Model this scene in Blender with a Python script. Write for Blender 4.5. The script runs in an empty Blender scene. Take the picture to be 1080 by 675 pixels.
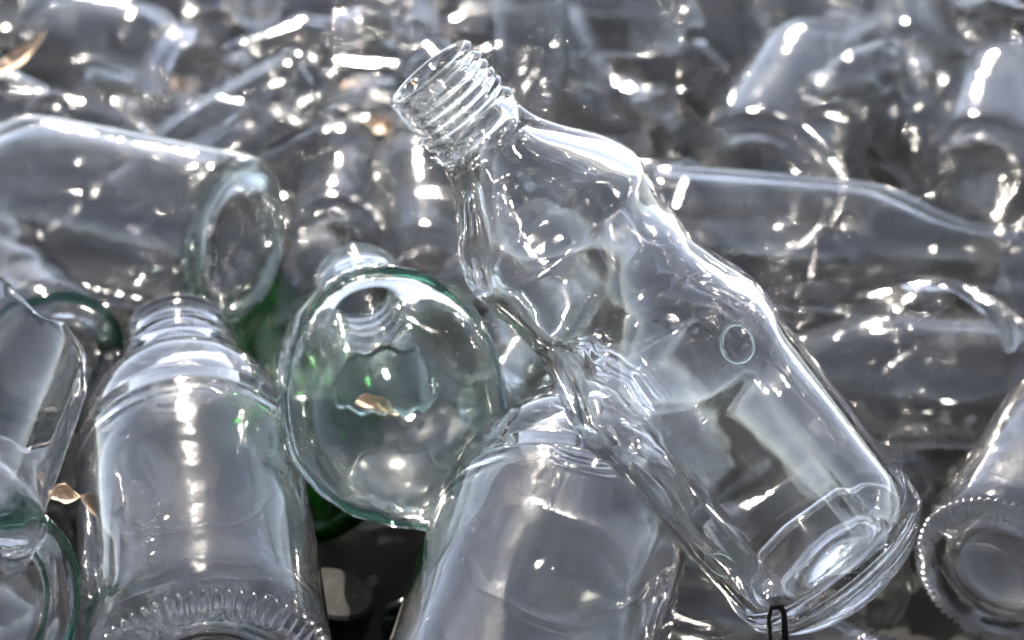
import bpy, bmesh, math, random
from mathutils import Vector, Matrix, Quaternion, noise
S = bpy.context.scene
COL = S.collection
PI = math.pi
# ---------------------------------------------------------------- camera
CAM = Vector((0, -0.57, 0.50)); PITCH = math.radians(28); FOC = 85.0
FWD = Vector((0, math.cos(PITCH), -math.sin(PITCH))); UP = Vector((0, math.sin(PITCH), math.cos(PITCH)))
def ray(px, py):
    k = 36.0 / FOC / 1080
    return FWD + Vector((1, 0, 0)) * ((px - 540) * k) + UP * ((337.5 - py) * k)
def at(px, py, z):
    d = ray(px, py); return CAM + d * ((z - CAM.z) / d.z)
def atd(px, py, depth):
    return CAM + ray(px, py) * depth
# ---------------------------------------------------------------- profiles (metres; z 0 = foot, list of (z, r))
def smooth(pts, n=4):
    """Catmull-Rom through the outline points"""
    out = []
    for i in range(len(pts) - 1):
        p0 = pts[max(i - 1, 0)]; p1 = pts[i]; p2 = pts[i + 1]; p3 = pts[min(i + 2, len(pts) - 1)]
        for k in range(n):
            t = k / n
            out.append(tuple(0.5 * (2 * p1[j] + (p2[j] - p0[j]) * t + (2 * p0[j] - 5 * p1[j] + 4 * p2[j] - p3[j]) * t * t
                                    + (3 * p1[j] - p0[j] - 3 * p2[j] + p3[j]) * t ** 3) for j in (0, 1)))
    out.append(pts[-1]); return out
def foot(R, k=.008):
    return [(0.0, R - k), (0.0006, R - k * .55), (k * .45, R - k * .12), (k, R)]
def finish(H, r, beads=2, step=None, am=1):
    step = .0105 / 1.15 / beads
    """outline of a screw or crown finish ending at z = H"""
    c_ = 1 if am > .5 else .35
    p = [(H - .020, r * (1 - .07 * c_)), (H - .0185, r * (1 + .06 * c_)), (H - .0165, r * (1 + .10 * c_)), (H - .0150, r * (1 - .04 * c_))]
    z = H - .0135
    for i in range(beads):
        p += [(z, r * (1 - .035 * am)), (z + step * .3, r * (1 + .035 * am)), (z + step * .55, r * (1 + .04 * am)), (z + step * .9, r * (1 - .035 * am))]
        z += step * 1.15
    p += [(H - .0022, r * .97), (H - .0010, r), (H, r * .93)]
    return [q for i, q in enumerate(p) if i == 0 or q[0] > p[i - 1][0] + 1e-5]
TYPES = {}
k_h = 1 / 3950.
def sg(x): return 1 / (1 + math.exp(max(-50, min(50, x))))
def deftype(name, H, R, body, r, wall=.0028, beads=2, base=.0055, push=.004, **kw):
    prof = (foot(R) if name != 'hero' else foot(108 * k_h, .010)) + body + finish(H, r, beads, am=.45 if name == 'hero' else 1)
    TYPES[name] = dict(H=H, R=R, prof=prof, r=r, wall=wall, base=base, push=push, **kw)
# hero flask-like sauce bottle : silhouettes measured on the photograph
k = 1 / 3950.
def hz(t): return (696 - t) * k
deftype('hero', hz(0), 119 * k,
        [(hz(t), w * k) for t, w in [(670, 112), (640, 115), (600, 116), (520, 118), (450, 120), (400, 120.5), (365, 117), (335, 107), (305, 100),
                                     (280, 98.5), (255, 100), (228, 104), (205, 106.5), (185, 104), (160, 92), (135, 74), (112, 59), (96, 52)]],
        50 * k, wall=.0034, beads=4, seg=128, hero=True)
deftype('longneck', .205, .030, [(.02, .030), (.09, .030), (.108, .0292), (.122, .0262), (.137, .0205), (.150, .0160), (.165, .0142), (.178, .0133)], .0128)
deftype('stubby', .158, .0315, [(.02, .0315), (.085, .0315), (.098, .0300), (.110, .0255), (.121, .0190), (.131, .0152)], .0138)
deftype('juice', .170, .030, ribs=(.035, .075, .0065), body= [(.012, .0302), (.030, .0290), (.055, .0285), (.075, .0288), (.088, .0302), (.100, .0300), (.112, .0275), (.125, .0225), (.137, .0182), (.145, .0172)], r=.0170, beads=3)
deftype('jar', .118, .033, [(.02, .033), (.070, .033), (.079, .0318), (.086, .0290), (.0905, .0268)], .0262, wall=.003, beads=2)
deftype('squat', .150, .0325, [(.018, .0325), (.088, .0325), (.091, .0321), (.094, .0318), (.104, .0305), (.113, .0275), (.121, .0225), (.126, .0185)], .0165, wall=.003, beads=2)
deftype('wine', .255, .036, [(.03, .036), (.150, .036), (.168, .0342), (.183, .028), (.198, .0200), (.214, .0158), (.232, .0145)], .0140)
deftype('flask', .165, .029, ribs=(.092, .125, .0055), body= [(.02, .029), (.07, .0285), (.10, .0270), (.118, .0240), (.132, .0190), (.142, .0160)], r=.0145, beads=3)
deftype('vial', .098, .0205, [(.012, .0205), (.055, .0205), (.062, .0190), (.068, .0155), (.074, .0125)], .0115, wall=.0022)

def resample(prof, n=3):
    return smooth(prof, n)
def build_glass(name, T, seed=0, cut=None, cuttop=None, seg=None):
    """closed glass shell: outer wall, lip, inner wall, pushed-up base.  cut(theta) -> z below which the glass is broken off,
    cuttop(theta) -> z above which it is broken off"""
    rnd = random.Random(seed)
    seg = seg or T.get('seg', 64); wall = T['wall']; H = T['H']; R = T['R']
    outer = resample(T['prof'], 3)
    outer = [(max(z, 0), max(r, .001)) for z, r in outer]
    zmin = T['base']
    off = Vector((rnd.uniform(-50, 50), rnd.uniform(-50, 50), rnd.uniform(-50, 50)))
    hero = T.get('hero')
    def shape(z, r, th, inner):
        c, s = math.cos(th), math.sin(th)
        if hero:
            # rounded-square lower body with a sunk panel on each side, round above the waist
            w = max(0, min(1, (.100 - z) / .022)) * max(0, min(1, (z - .0055) / .016))
            w2 = 1.0 * w
            e = 2 + 1.35 * w2
            q = (abs(c) ** e + abs(s) ** e) ** (-1 / e)
            r = r * (1 + (q - 1) * .45)
            a = ((th + PI / 4) % (PI / 2)) - PI / 4
            pw = sg((abs(a) - .50) * 34)
            pz = sg((.0165 - z) * 1500) * sg((z - .072) * 1500)
            r -= (.0010 if not inner else .0008) * pw * pz
            # embossed fruit and leaves round the shoulder
            ez = math.exp(-((z - .121) / .015) ** 4)
            if ez > .01:
                p = Vector((c * .030 * 70, s * .030 * 70, z * 70)) + off
                d = noise.voronoi(p, distance_metric='DISTANCE')[0]
                h = (max(0, .6 - d[0])) ** 2 * 2.2
                r += ez * h * (.0004 if not inner else -.0001)
        else:
            sq = T.get('square', 0)
            if sq:
                w = sq * max(0, min(1, (H * .62 - z) / .015)) * max(0, min(1, (z - .002) / .01))
                e = 2 + 3 * w; q = (abs(c) ** e + abs(s) ** e) ** (-1 / e); r = r * (1 + (q - 1) * .7)
        if T.get('ribs') and not inner:
            a0, a1, pw_ = T['ribs']; r += .00045 * sg((a0 - z) * 900) * sg((z - a1) * 900) * math.sin(z * 2 * PI / pw_)
        if not inner and z < .0075 and not hero: r += .00022 * math.sin(th * seg / 4) * sg((z - .006) * 2500)
        # uneven blown glass
        body = max(0., min(1., (H - .022 - z) / .01)) * max(0., min(1., (z - zmin - .001) / .010))
        p = Vector((c * r, s * r, z))
        if inner:
            r += body * (.00065 * noise.noise(p * 42 + off) + .00014 * noise.noise(p * 110 + off * 1.7)) * (1 if not hero else .45)
        else:
            r += body * (.00016 * noise.noise(p * 40 - off) + .00001 * noise.noise(p * 210 - off))
        return r
    zs = [z for z, r in outer]
    def rad(z):
        if z <= outer[0][0]: return outer[0][1]
        for i in range(1, len(outer)):
            if z <= outer[i][0]:
                a, b = outer[i - 1], outer[i]; t = (z - a[0]) / max(1e-9, b[0] - a[0]); return a[1] + (b[1] - a[1]) * t
        return outer[-1][1]
    # densify the long straight stretches so that the unevenness has vertices to move
    step = .0016 if hero else .0042
    dense = [outer[0]]
    for a, b in zip(outer, outer[1:]):
        m = max(1, int(math.hypot(b[0] - a[0], b[1] - a[1]) / step))
        for j in range(1, m + 1): dense.append((a[0] + (b[0] - a[0]) * j / m, a[1] + (b[1] - a[1]) * j / m))
    outer = [dense[0]] + [q for q in dense[1:] if q[0] > dense[0][0] - 1]
    # inner outline : smoothed radius minus the wall
    inner = []
    nz = max(30, int(H / (step * 1.1)))
    boreR = T['r'] * .93 - .0030
    for i in range(nz + 1):
        z = H - .0004 - (H - .0004 - zmin) * i / nz
        rr = min(rad(z + d_) for d_ in (-.004, -.002, 0, .002, .004) if 0 <= z + d_ <= H) if z < H - .024 else 1
        rr = min(rad(z), rr) - wall
        if z > H - .030: rr = min(rr, boreR + max(0, (H - .022 - z)) * 1.5)
        g = (z - zmin) / .009
        if g < 1: rr -= (1 - math.sqrt(max(0, 1 - (1 - g) ** 2))) * .009
        inner.append((z, max(rr, .002)))
    bm = bmesh.new()
    rings = []
    def ring(z, r, inn, q=1.0):
        vs = []
        for j in range(seg):
            th = 2 * PI * j / seg
            rr = shape(z, r, th, inn) if q else r
            zz = z
            if cut:
                zz = max(z, cut(th) + (0 if not inn else .0003 * math.sin(9 * th)))
                if zz != z: rr = shape(zz, (rad(zz) - (wall if inn else 0)), th, inn)
            if cuttop:
                zc = cuttop(th)
                if zz > zc:
                    zz = zc; rr = shape(zz, (rad(zz) - (wall if inn else 0)), th, inn)
            vs.append(bm.verts.new((rr * math.cos(th), rr * math.sin(th), zz)))
        rings.append(vs)
    push = T['push']; Rb = R - .008
    if not cut:
        for q in (.12, .3, .5, .68, .82, .93):       # underside, pushed up
            ring(push * (1 - q * q) ** .7 + .0004, Rb * q, False, 0)
    for z, r in outer: ring(z, r, False)
    if not cuttop:
        zt, rt = outer[-1]; ring(zt + .0001, (rt + boreR) / 2 + .0008, False, 0); ring(zt - .0001, boreR + .0004, False, 0)
    for z, r in inner: ring(z, r, True)
    if not cut:
        zi, ri = inner[-1]
        for q in (.93, .8, .62, .42, .2):
            ring(zi + (push * .85) * (1 - q * q) + .0002, ri * q, True, 0)
    for a, b in zip(rings, rings[1:]):
        for j in range(seg):
            bm.faces.new((a[j], a[(j + 1) % seg], b[(j + 1) % seg], b[j]))
    if cut:
        a, b = rings[-1], rings[0]
        for j in range(seg): bm.faces.new((a[j], a[(j + 1) % seg], b[(j + 1) % seg], b[j]))
    else:
        bm.faces.new(rings[0][::-1]); bm.faces.new(rings[-1])
    bmesh.ops.remove_doubles(bm, verts=bm.verts, dist=2e-6)
    bmesh.ops.dissolve_degenerate(bm, edges=bm.edges, dist=1e-6)
    bmesh.ops.recalc_face_normals(bm, faces=bm.faces)
    me = bpy.data.meshes.new(name); bm.to_mesh(me); bm.free()
    for f in me.polygons: f.use_smooth = True
    at_ = me.attributes.new('solid', 'FLOAT', 'POINT')
    def sol(co):
        z = co.z; v = max(sg((z - zmin - .004) * 900) if not cut else 0, sg((H - .024 - z) * 700))
        if cut: v = max(v, sg((z - cut(math.atan2(co.y, co.x)) - .0025) * 1500))
        if cuttop: v = max(v, sg((cuttop(math.atan2(co.y, co.x)) - .0025 - z) * 1500))
        if hero: v = max(v, .75 * math.exp(-((z - .121) / .018) ** 4), .5 * math.exp(-((z - .0905) / .006) ** 4))
        return v
    at_.data.foreach_set('value', [sol(v.co) for v in me.vertices])
    return me

EXPO = 3.3
FILL = [
 ('flask', 0.2881, 0.062, 0.0311, 0.1529, -0.0276, -0.7234, -0.6727), ('wine', -0.4159, -0.3457, 0.0453, 0.4488, 0.6074, 0.4074, 0.5136),
 ('wine', 0.2634, 0.7351, 0.035, 0.6886, 0.3733, -0.6005, -0.1606), ('flask', -0.1902, -0.3353, 0.0311, 0.2228, -0.7223, -0.0487, -0.6529),
 ('juice', -0.0299, -0.3706, 0.1107, 0.3676, 0.6323, -0.4851, -0.4792), ('flask', 0.4087, -0.1946, 0.0284, 0.0871, 0.6583, 0.2674, -0.6982),
 ('flask', -0.3873, -0.1145, 0.094, 0.4936, -0.8611, 0.0863, 0.0863), ('stubby', -0.0058, 0.5088, 0.0306, 0.6059, 0.1951, 0.6797, -0.3645),
 ('stubby', 0.3027, 0.2585, 0.0306, 0.1979, 0.62, -0.3401, -0.6788), ('stubby', 0.2499, 0.0182, 0.0306, 0.6589, 0.7029, 0.077, 0.2565),
 ('longneck', -0.4019, 0.451, 0.0456, 0.1708, 0.3847, 0.6582, 0.6241), ('flask', 0.2189, 0.4692, 0.0311, 0.6714, 0.0218, -0.7236, -0.1583),
 ('squat', 0.0325, 0.545, 0.0316, 0.4029, 0.5396, 0.457, 0.5811), ('stubby', -0.0658, 0.1541, 0.0354, 0.3331, -0.2002, 0.6988, 0.6006),
 ('stubby', -0.2681, 0.4508, 0.0306, 0.3522, -0.501, -0.499, -0.6132), ('longneck', -0.4134, 0.8169, 0.0306, 0.4914, 0.3503, 0.6205, 0.5007),
 ('wine', -0.3406, -0.1322, 0.035, 0.4309, -0.653, -0.2712, -0.5606), ('juice', 0.1899, 0.8507, 0.0299, 0.5225, 0.631, 0.3238, 0.4734),
 ('jar', 0.2349, -0.0206, 0.1172, 0.1827, 0.9283, -0.303, -0.1143), ('wine', -0.385, 0.2891, 0.035, 0.0923, 0.0923, 0.7011, -0.7011),
 ('wine', 0.2899, 0.4946, 0.035, 0.4418, 0.6476, -0.2838, 0.5521), ('juice', 0.1874, 0.2408, 0.0294, 0.707, 0.6802, 0.1933, 0.0105),
 ('juice', -0.2671, -0.2308, 0.0294, 0.2769, 0.0989, 0.7002, 0.6506), ('stubby', -0.3894, -0.241, 0.0306, 0.4304, -0.4304, 0.561, 0.561),
 ('longneck', -0.3219, 0.0338, 0.0323, 0.6083, -0.6986, 0.1721, -0.3351), ('stubby', -0.3911, 0.7896, 0.031, 0.5825, 0.6964, -0.1309, 0.3982),
 ('stubby', -0.0137, -0.1188, 0.0306, 0.1186, 0.6426, 0.2951, -0.6971), ('wine', -0.4182, 0.9064, 0.035, 0.6981, 0.072, 0.7034, 0.1125),
 ('wine', 0.385, 0.6012, 0.0322, 0.6249, 0.4888, -0.3751, 0.4795), ('wine', -0.0747, -0.3622, 0.035, 0.6709, -0.5903, 0.3894, -0.2233),
 ('wine', -0.2891, 0.291, 0.035, 0.6933, -0.392, 0.5885, -0.139), ('longneck', 0.0953, -0.1419, 0.0292, 0.036, 0.2178, -0.6727, -0.7062),
 ('longneck', 0.387, 0.726, 0.1079, 0.1107, -0.0725, 0.6714, 0.7292), ('flask', 0.3088, 0.2293, 0.0312, 0.6894, 0.7021, 0.1778, -0.0095),
 ('jar', -0.033, 0.3981, 0.0752, 0.5041, 0.8373, 0.1409, 0.1583), ('flask', 0.2652, -0.335, 0.0284, 0.2946, 0.4543, 0.5463, 0.639),
 ('jar', -0.0224, -0.2174, 0.0321, 0.1546, 0.5972, 0.3786, 0.69), ('longneck', -0.1178, 0.6789, 0.0456, 0.5032, 0.6969, 0.3095, 0.4067),
 ('juice', -0.3942, 0.2981, 0.0438, 0.0255, 0.2247, 0.7239, 0.6518), ('stubby', 0.0488, 0.2876, 0.0306, 0.6977, 0.5746, -0.4121, 0.1149),
 ('longneck', 0.3383, 0.634, 0.0329, 0.4113, 0.6717, 0.2637, -0.5569), ('jar', 0.3998, -0.1324, 0.0321, 0.6974, 0.4105, -0.5757, -0.1168),
 ('jar', 0.1443, -0.1407, 0.0336, 0.6356, -0.5508, 0.456, -0.2911), ('stubby', 0.2146, 0.7878, 0.0306, 0.6886, 0.3733, -0.6005, -0.1606),
 ('wine', -0.3918, -0.3334, 0.2212, 0.0467, 0.8552, 0.4339, 0.2796), ('juice', -0.0916, 0.0878, 0.0294, 0.1112, -0.4151, 0.5724, 0.6983),
 ('flask', 0.1526, 0.4272, 0.0311, 0.3785, 0.7089, 0.1471, 0.5767), ('jar', -0.283, 0.6995, 0.0321, 0.2344, 0.0536, -0.7051, -0.6671),
 ('stubby', -0.0222, 0.5017, 0.0306, 0.0073, 0.6848, -0.1761, -0.7071), ('wine', 0.385, 0.6241, 0.0497, 0.0876, -0.0968, -0.7349, -0.6655),
 ('squat', 0.1143, 0.7191, 0.093, 0.6983, -0.3362, 0.6029, -0.1896), ('flask', -0.3324, -0.0226, 0.0418, 0.6116, -0.1534, -0.5182, -0.5778),
 ('stubby', 0.1118, 0.0621, 0.0306, 0.0425, -0.6927, 0.1418, -0.7058), ('stubby', -0.0773, 0.92, 0.0533, 0.5658, 0.0952, -0.7868, 0.2273),
 ('juice', 0.0523, -0.0256, 0.1234, 0.4151, 0.3393, 0.8439, -0.0206), ('flask', -0.3681, 0.1169, 0.101, 0.3362, -0.1975, -0.6965, -0.6024),
 ('longneck', 0.0104, 0.4428, 0.0939, 0.6896, 0.587, 0.4059, -0.1227), ('jar', 0.3873, -0.3996, 0.1546, 0.1233, -0.1241, -0.6986, -0.6938),
 ('juice', -0.1883, -0.0001, 0.0295, 0.0988, -0.2772, -0.6513, 0.6995), ('juice', 0.1098, 0.138, 0.0267, 0.6026, 0.5757, 0.1322, -0.5366),
 ('squat', -0.2453, 0.6467, 0.1039, 0.429, 0.3355, -0.7256, 0.4206), ('squat', -0.3884, 0.5314, 0.0316, 0.561, -0.561, 0.4305, 0.4305),
 ('stubby', -0.2727, 0.8976, 0.1019, 0.2715, -0.5085, -0.5894, 0.566), ('jar', 0.2433, 0.9285, 0.0405, 0.1885, -0.3924, 0.6387, -0.6344),
 ('squat', 0.1055, 0.2865, 0.0316, 0.4474, -0.0708, -0.7036, -0.5475), ('longneck', 0.2262, -0.3708, 0.1, 0.3237, -0.6719, 0.5155, -0.4219),
 ('jar', 0.4097, 0.178, 0.0972, 0.6588, -0.102, -0.7411, 0.0792), ('wine', 0.3843, -0.3996, 0.0875, 0.0606, -0.061, 0.7069, 0.7021),
 ('jar', -0.1691, 0.6524, 0.0326, 0.3995, -0.1287, 0.6982, 0.58), ('longneck', 0.1999, -0.3708, 0.0311, 0.6935, 0.0934, -0.7086, -0.0914),
 ('longneck', -0.161, -0.3008, 0.084, 0.3235, 0.6675, -0.0024, -0.6707), ('jar', 0.1941, -0.2513, 0.0321, 0.2834, 0.4415, 0.5523, 0.6478),
 ('longneck', 0.1823, 0.8324, 0.0295, 0.1906, 0.6177, -0.3471, -0.6794), ('squat', -0.4043, -0.0004, 0.1128, 0.6474, 0.5007, 0.567, 0.0935),
 ('squat', -0.0595, -0.0613, 0.0946, 0.2907, 0.5549, 0.4761, -0.6171), ('longneck', 0.1746, 0.0947, 0.0588, 0.6187, -0.7054, -0.3398, -0.0645),
 ('stubby', 0.1068, 0.3849, 0.0306, 0.2926, -0.4493, 0.546, -0.6437), ('longneck', 0.0491, 0.6001, 0.0605, 0.531, 0.2017, 0.76, 0.3158),
 ('flask', 0.1899, -0.2477, 0.0311, 0.4255, 0.7187, -0.0871, -0.5429), ('wine', -0.2263, 0.4871, 0.035, 0.3549, 0.6834, 0.1816, 0.6116),
 ('longneck', 0.4113, 0.6169, 0.1087, 0.5545, 0.5689, -0.523, -0.3089), ('longneck', -0.285, 0.3384, 0.0266, 0.3623, -0.1402, -0.5838, -0.7129),
 ('stubby', 0.0012, 0.4568, 0.0817, 0.5038, 0.2406, -0.6295, -0.5404), ('stubby', 0.2331, 0.3617, 0.0797, 0.4618, -0.0109, 0.8447, -0.2704),
 ('stubby', 0.3156, 0.0862, 0.0897, 0.6854, -0.288, -0.6642, -0.0782), ('jar', 0.1064, 0.9181, 0.0321, 0.6505, -0.2641, 0.656, -0.2771),
 ('stubby', 0.1983, -0.164, 0.0855, 0.4023, -0.732, 0.0156, -0.5496), ('flask', -0.2097, 0.4891, 0.1101, 0.1239, -0.4448, -0.7766, -0.4286),
 ('longneck', 0.0118, 0.0678, 0.0292, 0.6933, -0.5884, 0.3921, 0.1388), ('wine', -0.2228, 0.25, 0.1208, 0.4142, -0.7637, 0.0878, 0.4873),
 ('wine', -0.3137, 0.705, 0.0989, 0.2969, 0.3352, 0.5919, 0.6702), ('stubby', 0.3869, 0.2086, 0.0306, 0.6996, 0.7023, -0.082, 0.1028),
 ('stubby', 0.2338, -0.2573, 0.0937, 0.3087, 0.6002, 0.6328, -0.3796), ('wine', 0.1773, -0.2361, 0.1077, 0.633, 0.5136, -0.5776, -0.0429),
 ('stubby', -0.0249, -0.2116, 0.0306, 0.69, 0.3786, -0.5972, -0.1546), ('longneck', 0.0101, 0.0423, 0.0372, 0.6761, 0.1476, -0.7208, -0.0405),
 ('flask', 0.1468, -0.207, 0.0285, 0.2881, 0.4494, 0.5512, 0.6413), ('flask', -0.3195, 0.0515, 0.0988, 0.0983, -0.1301, -0.8641, -0.4762),
 ('longneck', -0.0098, 0.776, 0.1116, 0.5741, -0.1571, 0.7632, 0.2516), ('juice', -0.2436, -0.0274, 0.1046, 0.6192, -0.7588, 0.0863, 0.1826),
 ('flask', 0.2784, -0.153, 0.1337, 0.4431, 0.1076, 0.8467, 0.2742), ('wine', 0.1004, 0.6253, 0.1317, 0.2206, 0.4824, -0.7086, -0.4653),
 ('stubby', 0.1069, -0.2195, 0.1413, 0.0859, -0.5326, -0.8012, -0.259), ('juice', 0.0397, -0.1603, 0.0308, 0.6246, -0.4776, -0.529, -0.3192),
 ('juice', -0.2669, 0.5036, 0.0975, 0.6411, 0.7505, -0.0758, 0.1413), ('juice', -0.3387, 0.5482, 0.0669, 0.6741, -0.6182, 0.2755, 0.2958),
 ('stubby', 0.1646, 0.9166, 0.0994, 0.5235, -0.0168, 0.7794, -0.3438), ('flask', 0.2006, 0.1064, 0.1079, 0.4337, 0.408, -0.6839, 0.4215),
 ('jar', 0.3213, 0.6616, 0.0313, 0.1734, -0.3527, 0.5789, 0.7144), ('flask', 0.2828, 0.5112, 0.0812, 0.6412, 0.1641, -0.7303, -0.1691),
 ('juice', 0.1522, 0.829, 0.0871, 0.6379, 0.65, -0.3554, -0.2104), ('longneck', 0.1454, -0.0137, 0.0148, 0.5636, 0.0909, -0.3023, -0.7633),
 ('longneck', -0.1985, 0.2065, 0.1011, 0.6575, 0.5638, 0.4991, 0.0257), ('stubby', -0.0264, 0.8802, 0.0306, 0.4354, 0.7018, -0.0861, -0.5572),
 ('stubby', -0.4123, -0.2843, 0.0306, 0.6158, 0.1897, 0.6812, 0.3475), ('juice', 0.3329, 0.7868, 0.0804, 0.1556, 0.1018, 0.7437, 0.6421),
 ('longneck', 0.2103, -0.0846, 0.0899, 0.2033, 0.7223, 0.0252, -0.6606), ('squat', -0.0879, 0.0268, 0.0942, 0.0282, -0.6491, 0.3888, -0.6533),
 ('squat', -0.0581, -0.0127, 0.0363, 0.5538, 0.7178, 0.1091, -0.4077), ('squat', 0.346, 0.0311, 0.0424, 0.6598, 0.7078, 0.2473, 0.0492),
 ('jar', 0.3221, -0.3574, 0.125, 0.0691, -0.0069, -0.8719, -0.4848), ('longneck', 0.0191, 0.5455, 0.0372, 0.5223, -0.6692, -0.3056, 0.4313),
 ('jar', 0.0711, 0.8197, 0.0321, 0.4672, 0.045, -0.7057, 0.5308), ('juice', 0.161, -0.3697, 0.1157, 0.6771, 0.2792, -0.6077, -0.3072),
 ('stubby', -0.1272, 0.765, 0.0936, 0.6248, 0.5855, -0.4863, -0.174), ('squat', -0.0367, 0.4066, 0.099, 0.2997, -0.6969, 0.0113, 0.6514),
 ('stubby', -0.1333, 0.5473, 0.0594, 0.1064, -0.068, -0.6064, -0.7851), ('flask', -0.2289, -0.3124, 0.0396, 0.3032, -0.5558, -0.5087, -0.5834),
 ('flask', 0.3234, 0.9412, 0.0713, 0.3941, 0.1804, -0.5433, 0.719), ('stubby', -0.2385, 0.4201, 0.025, 0.0903, -0.4782, 0.167, -0.8575),
 ('flask', 0.1488, -0.3103, 0.0433, 0.8822, 0.1563, 0.3479, -0.2762), ('wine', 0.4143, -0.0524, 0.1165, 0.748, 0.1179, -0.653, -0.0152),
 ('longneck', -0.1748, 0.7514, 0.0255, 0.7696, -0.5768, -0.0438, 0.2704), ('stubby', -0.3982, 0.4788, 0.101, 0.7474, 0.2407, 0.6015, -0.1473),
 ('longneck', 0.0277, 0.0212, 0.1404, 0.0714, -0.6846, 0.5924, 0.4187), ('flask', -0.184, 0.2402, 0.0311, 0.6468, 0.302, -0.658, -0.2399),
 ('squat', 0.0916, 0.4266, 0.0486, 0.4581, -0.5158, 0.0575, -0.7216), ('juice', 0.2946, -0.2154, 0.0721, 0.5809, 0.1365, 0.3977, 0.6969),
 ('stubby', 0.4021, 0.1036, 0.1036, 0.3978, 0.8214, -0.2064, -0.3527), ('juice', -0.2737, 0.831, 0.0364, 0.4434, 0.6605, -0.3171, 0.5164),
 ('juice', 0.3254, 0.3904, 0.1206, 0.0488, -0.0865, -0.7977, -0.5948), ('jar', -0.3365, -0.2059, 0.025, 0.6589, -0.4705, 0.0697, -0.5827),
 ('stubby', -0.3894, -0.31, 0.0919, 0.6533, -0.6533, 0.2706, 0.2706), ('stubby', -0.3015, 0.2193, 0.0976, 0.1111, 0.0356, -0.8791, -0.4622),
 ('juice', -0.0888, 0.1786, 0.0784, 0.6747, -0.309, -0.6386, -0.2037), ('juice', 0.3725, 0.7153, 0.1053, 0.5138, 0.0592, -0.755, 0.4031),
 ('squat', 0.0927, 0.4746, 0.0737, 0.4664, -0.6398, -0.0714, 0.6067), ('flask', 0.2571, -0.2535, 0.1142, 0.4938, 0.443, 0.423, 0.6173),
 ('wine', -0.3828, 0.7323, 0.1523, 0.0299, -0.2678, 0.6979, -0.6636), ('jar', 0.1742, 0.8208, 0.0911, 0.0039, 0.7136, -0.1821, 0.6764),
 ('stubby', -0.3491, 0.2488, 0.1246, 0.5943, -0.7702, -0.2203, 0.071), ('juice', 0.1211, 0.2882, 0.0547, 0.7548, 0.5467, -0.0709, 0.3555),
 ('stubby', 0.1763, 0.5891, 0.0736, 0.5645, -0.7032, 0.0227, -0.4317), ('squat', -0.1081, 0.3671, 0.0964, 0.4428, -0.023, 0.7758, -0.449),
 ('flask', -0.1173, -0.0091, 0.052, 0.7658, 0.4866, -0.4096, -0.0946), ('stubby', -0.3538, -0.2299, 0.0889, 0.1361, 0.7325, 0.0054, 0.667),
 ('juice', 0.1099, 0.1461, 0.0809, 0.6797, -0.4651, -0.5175, -0.2319), ('longneck', 0.2336, 0.068, 0.0963, 0.5557, 0.2241, 0.7271, -0.3351),
 ('longneck', -0.3908, 0.6735, 0.0723, 0.7847, -0.606, 0.0799, 0.1034), ('longneck', -0.1681, -0.2756, 0.0881, 0.2415, -0.2473, 0.7497, 0.5644),
 ('flask', 0.3889, 0.2521, 0.165, 0.0549, 0.3793, 0.921, -0.0695), ('longneck', 0.0574, 0.4535, 0.1338, 0.2147, 0.6998, -0.4514, 0.5103),
 ('juice', -0.2324, -0.1863, 0.106, 0.1946, 0.3389, 0.6398, 0.6617), ('jar', -0.067, 0.7596, 0.0321, 0.6129, -0.6833, 0.1819, -0.3527),
 ('flask', -0.3889, 0.5019, 0.0942, 0.6435, -0.662, -0.2932, -0.2485), ('juice', 0.1048, 0.9134, 0.0294, 0.6971, 0.066, -0.704, -0.1185),
 ('jar', -0.0259, -0.106, 0.0801, 0.4174, 0.4342, 0.3583, 0.7134), ('stubby', -0.0643, 0.7109, 0.0984, 0.3587, -0.6239, 0.4232, 0.5504),
 ('wine', 0.1451, 0.2503, 0.151, 0.4374, -0.1876, 0.7145, -0.5127), ('juice', 0.2847, 0.6587, 0.034, 0.6853, 0.5663, -0.4513, 0.0774),
 ('longneck', 0.2388, 0.169, 0.0716, 0.3255, -0.5144, -0.3713, -0.7011), ('jar', 0.1075, 0.4992, 0.1322, 0.3479, -0.7928, -0.3336, -0.3731),
 ('stubby', -0.0315, -0.2603, 0.0687, 0.3457, 0.5794, 0.0816, -0.7336), ('juice', -0.11, 0.2584, 0.1181, 0.6039, -0.7217, -0.2666, 0.2083),
 ('wine', -0.3462, 0.771, 0.0936, 0.5688, 0.087, 0.6133, 0.5411), ('stubby', 0.279, 0.4525, 0.0644, 0.5271, 0.5822, -0.1395, -0.6032),
 ('stubby', -0.3117, 0.662, 0.0305, 0.6862, 0.3974, 0.531, 0.2987), ('flask', -0.036, -0.3341, 0.1011, 0.3547, 0.1943, 0.6977, 0.5914),
 ('stubby', -0.3342, 0.1671, 0.1116, 0.4212, -0.2153, 0.8808, -0.0225), ('flask', -0.1871, -0.0288, 0.1396, 0.0021, -0.0378, 0.9466, 0.32),
 ('squat', -0.0983, 0.6197, 0.0873, 0.6662, -0.0217, 0.7282, -0.1595), ('juice', 0.1492, 0.9208, 0.0968, 0.6211, -0.2771, -0.6843, 0.2632),
 ('stubby', 0.3279, 0.2381, 0.0406, 0.0823, -0.2808, -0.3963, -0.8703), ('flask', -0.155, 0.2859, 0.0215, 0.5638, -0.2415, 0.4142, -0.6725),
 ('juice', -0.0535, 0.9482, 0.0924, 0.2895, 0.2493, 0.6695, -0.637), ('flask', 0.1901, 0.364, 0.0917, 0.3289, 0.3656, -0.6414, 0.5889),
 ('jar', -0.0424, 0.1585, 0.0756, 0.6434, -0.1263, 0.6224, -0.4275), ('jar', -0.0345, -0.2395, 0.0962, 0.5558, 0.0839, 0.7021, 0.4371),
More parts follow.
